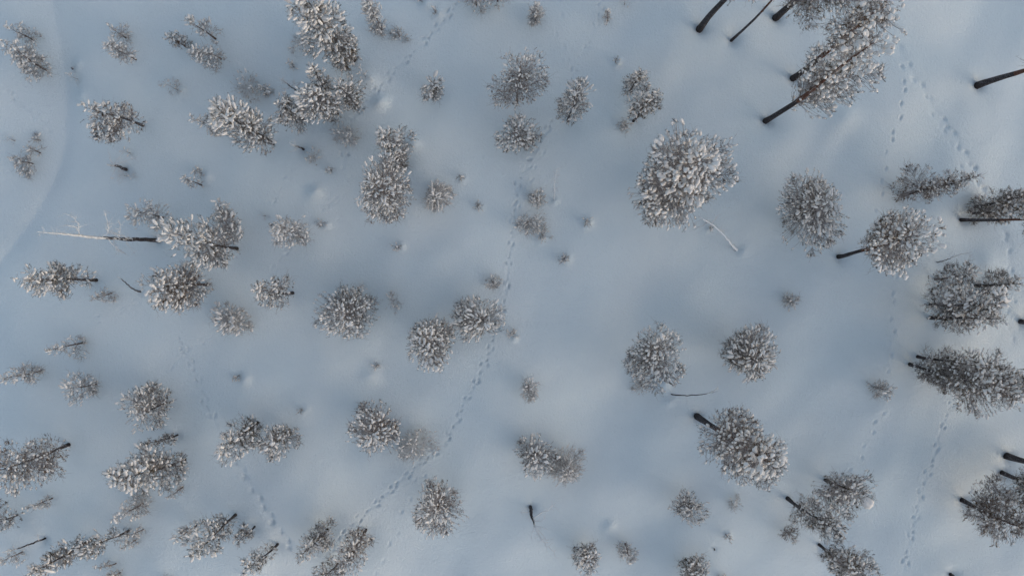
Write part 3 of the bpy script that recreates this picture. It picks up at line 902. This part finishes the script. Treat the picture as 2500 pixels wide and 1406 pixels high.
sap((128, 1216), (60, 1242), 0, 17, "small white-tipped sapling below the broad pine at the left edge", dens=1.2, snow=.9)
pine((32, 1262), (-50, 1295), 0, 36, "rimed pine half cut by the left edge, lower corner", dens=.9, snow=.5)
dead((100, 1321), (-10, 1356), 0, "crooked black twiggy stem at the left edge, lower corner", r0=.04, pale=.3, twig=2.0, arms=[(.15, 82, 1312, .3), (.4, 45, 1350, .5)])
sap((44, 1353), (-20, 1382), 0, 20, "small dark-stemmed sapling under the crooked black stem", dens=.9, snow=.5)
pine((322, 1290), (208, 1340), 0, 28, "middle pine of the diagonal chain in the lower left corner", dens=1.0, snow=.85, r0=.06)
pine((222, 1316), (75, 1400), 0, 40, "largest pine of the diagonal chain, with dark foot, touching the bottom edge", dens=1.1, snow=.95, cl=(.40, .13), r0=.08, t0=.2, shape='cone')
sap((356, 1225), (285, 1262), 0, 34, "loose white-flecked sapling at the upper end of the diagonal chain", dens=.9, snow=.8)
sap((358, 1286), (318, 1302), 0, 16, "thin dark-stemmed sapling at the right end of the diagonal chain", dens=.8, snow=.5)
sap((342, 1310), (306, 1332), 0, 15, "little snowy sapling under the right end of the diagonal chain", dens=1.0, snow=.9)
sap((293, 1368), (240, 1378), 0, 16, "flat brownish sapling between the diagonal chain and the bottom edge", dens=.7, snow=.3)
sap((305, 1388), (258, 1412), 0, 18, "black-stemmed sapling cut by the bottom edge at lower left", dens=1.0, snow=.7)
shrub(425, 1402, 14, "brown tuft just inside the bottom edge, left of the small paired pines", snow=.2)
sap((489, 1275), (434, 1312), 0, 21, "small snowy sapling left of the tall narrow pine near the bottom", dens=1.2, snow=.9)
pine((582, 1250), (482, 1343), 0, 34, "tall narrow heavily snowed pine in the lower left group", dens=1.2, cl=(.34, .14))
pine((630, 1276), (585, 1318), 0, 22, "small pine right of the tall narrow one in the lower left group", dens=1.1)
pine((684, 1320), (608, 1385), 0, 25, "leaning pine next to a black dot, lowest of the lower left group", dens=1.2, snow=.9)
dead((605, 1389), (602, 1393), .4, "black dot of a stub left of the leaning pine's tip", kind="stick", r0=.045, pale=0, twig=0)
pine((800, 1292), (728, 1362), 0, 40, "finger-branched spreading pine at the bottom left of centre", dens=1.0, cl=(.38, .10), shape='cone')
pine((892, 1296), (842, 1382), 0, 40, "wide-skirted pine with visible black foot at the bottom left of centre", dens=1.2, snow=.8, r0=.06, mat=m_needle_warm)
pine((828, 1372), (775, 1420), 0, 32, "low pine at the bottom edge left of the wide-skirted one", dens=1.1, snow=.8)

# --- centre
pine((868, 752), (840, 776), 4.0, 64, "large ball-flecked pine left of the central pair", t0=.05, dens=1.25, cl=(.25, .13), ext=[(830, 702, .3, .55, 1.3), (865, 708, .3, .5, .8), (782, 788, .4, .5, .5)])
twigs(962, 733, 26, "ghostly white rimed bush beside the large ball-flecked pine", dens=.35, h=1.0)
twigs(884, 697, 12, "fine brownish twigs touching the top right of the ball-flecked pine", h=.5)
pine((1058, 825), (1038, 848), 4.2, 60, "left pine of the central pair, thick snow on its left half", t0=.05, dens=1.4, cl=(.28, .14), ext=[(1012, 800, .6, .8, 1.4), (1100, 800, .3, .35, 1.1), (1000, 870, .5, .6, .6)])
pine((1165, 776), (1178, 782), 3.6, 54, "right pine of the central pair, with long snow fingers", t0=.05, dens=1.3, cl=(.33, .13), ext=[(1120, 790, .2, .3, .7)])
shrub(1204, 688, 21, "small pinkish shrub next to the hare track, centre", snow=.7)
shrub(1250, 812, 13, "bright little shrub with dark foot right of the central pair", snow=.9, h=.7)
shrub(1290, 942, 27, "round compact bush standing alone below the centre", dens=1.2, snow=.6, h=1.2)
shrub(583, 917, 9, "tiny tuft beside a bright mound, left of the lower clearing", snow=.6)
shrub(921, 892, 9, "tiny brown tuft above a snow hummock, lower centre", snow=.3)
shrub(883, 993, 10, "tiny green-grey tuft above the cream-topped pine", snow=.6)
shrub(740, 999, 5, "smallest twig tip in the snow between the paired pines and the hummock", snow=.1)
pine((628, 1032), (535, 1098), 0, 40, "left pine of the closely paired two at lower left centre", dens=1.3, cl=(.33, .14), ext=[(615, 1025, .2, .35, .8)])
pine((705, 1050), (660, 1088), 0, 40, "right, rounder pine of the closely paired two at lower left centre", dens=1.3, cl=(.27, .13))
pine((935, 1040), (902, 1068), 3.6, 54, "cream-topped rounded pine, lower centre", t0=.05, dens=1.35, cl=(.30, .14), mat=m_needle_warm, ext=[(890, 1112, .4, .6, .6), (970, 1040, .3, .4, .5)])
twigs(1015, 1090, 40, "loose brown rimed bush between the cream-topped pine and the hare track", t=(1008, 1096), h=1.5, dens=.75, snow=.3)
pine((1078, 1215), (1058, 1255), 4.4, 58, "shaggy spreading pine below the end of the central track", t0=.05, dens=1.15, snow=.8, cl=(.28, .11), mat=m_needle_warm,
     ext=[(1128, 1235, .3, .45, .5), (1012, 1280, .4, .5, .6), (1038, 1305, .5, .55, .7), (1050, 1175, .3, .4, .6)])
pine((1300, 1108), (1308, 1128), 3.4, 45, "snowy oval pine, left of the touching pair at the lower centre", t0=.05, dens=1.25, cl=(.28, .12))
shrub(1380, 1145, 50, "star-like fine-fingered pine, right of the touching pair at the lower centre", h=2.6, t=(1390, 1168), dens=1.0, cl=(.38, .065), shape='cone', snow=.9, K=26)
dead((1296, 1243), (1306, 1295), 0, "leafless tree with black stem and antler-like white branches at the bottom centre", r0=.085, pale=.05, twig=1.4,
     arms=[(.3, 1272, 1258, .4), (.6, 1350, 1242, .9), (.95, 1340, 1340, 1.1), (.95, 1300, 1330, 1.1), (1, 1325, 1325, 1.05), (1, 1356, 1356, 1.1), (.7, 1330, 1275, .9), (1, 1332, 1300, 1.2)])
pine((1432, 1352), (1436, 1378), 2.6, 36, "compact dark-shadowed pine at the bottom edge right of centre", t0=.05, dens=1.3, cl=(.26, .13))
sap((1531, 1337), (1546, 1385), 0, 24, "upright pale sapling with a black peg at its top, bottom edge", dens=1.3, snow=.9, r0=.05)
pine((1688, 1384), (1704, 1425), 0, 44, "pine mostly below the bottom edge, right of centre", dens=1.1)
shrub(1765, 1408, 12, "dark tuft on the bottom edge right of centre", snow=.4)
pine((1675, 1232), (1690, 1250), 2.2, 38, "horseshoe-shaped snowy pine open to the left, lower right centre", t0=.05, dens=1.2, squash=(0, .35), cl=(.28, .10), ext=[(1640, 1238, .3, .5, .6)])
twigs(1788, 1228, 18, "small pale twiggy plant between the horseshoe pine and the thick-trunked round pine", dens=.5, h=.7)
shrub(1772, 1304, 10, "tiny dark-centred shrub right below the small pale twiggy plant", snow=.6)
dead((1744, 1340), (1746, 1346), .5, "hair-thin dark twig sticking up near the bottom", kind="stick", r0=.018, pale=0, twig=0)
shrub(1920, 1298, 24, "spiky brownish shrub with dark core near the bottom right", dens=.9, snow=.35, h=1.1, mat=m_needle_warm, cl=(.28, .06))
pine((1606, 930), (1616, 842), 4.4, 62, "grey round-tufted pine with a black foot peeking out at its bottom", t0=.32, dens=1.35, cl=(.26, .15), snow=.85, ext=[(1680, 905, .4, .6, .9), (1545, 860, .5, .6, .6), (1640, 825, .6, .7, .6), (1585, 905, .3, .5, .5)])
shrub(1572, 945, 22, "pale fuzzy shrub at the lower left foot of the grey round-tufted pine", snow=.8, cl=(.22, .06))
dead((1645, 968), (1768, 960), 0, "long thin forked stick below the grey round-tufted pine", kind="stick", r0=.025, pale=.2, twig=.3, wob=.05, arms=[(.8, 1762, 948, 1.0)])
pine((1800, 862), (1858, 888), 4.6, 64, "soft rounded pine right of the grey round-tufted one", t0=.05, dens=1.35, cl=(.36, .13), snow=.85)
tall((1709, 1022), (1894, 1143), 9.3, 80, "thick-trunked tall pine with a big round crown, lower right", t0=.44, r0=.19, cl=(.30, .19), dens=1.5, shape='round', mat=m_needle_warm,
     ext=[(1925, 1170, .6, .7, .8), (1900, 1205, .5, .6, .7), (1835, 1195, .4, .5, .7), (1840, 1030, .5, .6, .8)])
pine((1928, 1220), (2066, 1316), 0, 41, "slanting pine with thin black foot and cone-like crown, lower right", t0=.26, shape='cone', dens=1.35, cl=(.28, .13), r0=.095, fringe=1.5, ext=[(2085, 1270, .7, .8, .6), (2060, 1330, .6, .75, .8)])
pine((2020, 1175), (2098, 1205), 5.0, 50, "ragged open-crowned pine carrying one big white snow pillow", t0=.1, dens=1.05, cl=(.24, .13), snow=.6, fringe=1.8, shape='round', seed=333,
     ext=[(2145, 1185, .6, .7, .7), (2135, 1225, .5, .55, .5), (2040, 1250, .3, .5, .9), (2090, 1262, .4, .5, .7)])
tall((2012, 1340), (2110, 1412), 7.0, 58, "bottom-edge pine with slim dark trunk, lower right", t0=.30, r0=.09, cl=(.26, .14), dens=1.1, snow=.7, fringe=1.6)
tall((2466, 1116), (2700, 1190), 0, 70, "thickest black trunk at the right edge, upper of two close together", t0=.55, r0=.20)
tall((2458, 1158), (2610, 1225), 0, 62, "black trunk at the right edge, lower of two close together, in front of brown twigs", t0=.30, r0=.14, fringe=1.8, snow=.5)
tall((2352, 1222), (2515, 1300), 0, 68, "leaning black-trunked tree with a wide twiggy brown crown at the right edge", t0=.26, r0=.14, dens=1.05, snow=.5, fringe=2.4, cl=(.28, .15), mat=m_needle_warm, shape='round')
tall((2322, 1402), (2430, 1480), 0, 45, "black tree foot just inside the bottom edge at the right", t0=.5, r0=.10)

def place_all():
    for f, a, k in T_: f(*a, **k)

wells = []
for f, a, k in T_:
    b = a[1]; B = at(*b)
    big = a[0] in ('pine', 'tall')
    R = (a[4] if f is tree else 10) * .0195
    wells.append((B[0], B[1], max(.18, min(.8, R * .8)), .10 if big else .035))
    if a[0] in ('tall', 'snag'): wells.append((B[0], B[1], .32, .16))
ground = Ground(wells)
ground.build()
count = 0
place_all()

# the snow pillow resting on the ragged pine
po = at(2116, 1226, 3.4)
v, f = lozenge(6, 12, 99)
me = make_mesh("snow_pillow", v * [.34, .26, .17], f)
o = link("snow_pillow", me, m_clump); o.location = po.tolist(); o.rotation_euler = (0, 0, -.6)
for r in scene.objects:
    if r.get("label", "").startswith("ragged open-crowned"):
        o.parent = r; o.location = (po[0] - r.location[0], po[1] - r.location[1], po[2] - r.location[2])
print("shoots", n_total, "tris", sum(len(m.polygons) * m.users for m in bpy.data.meshes), "unique", sum(len(m.polygons) for m in bpy.data.meshes), "objects", len(scene.objects))
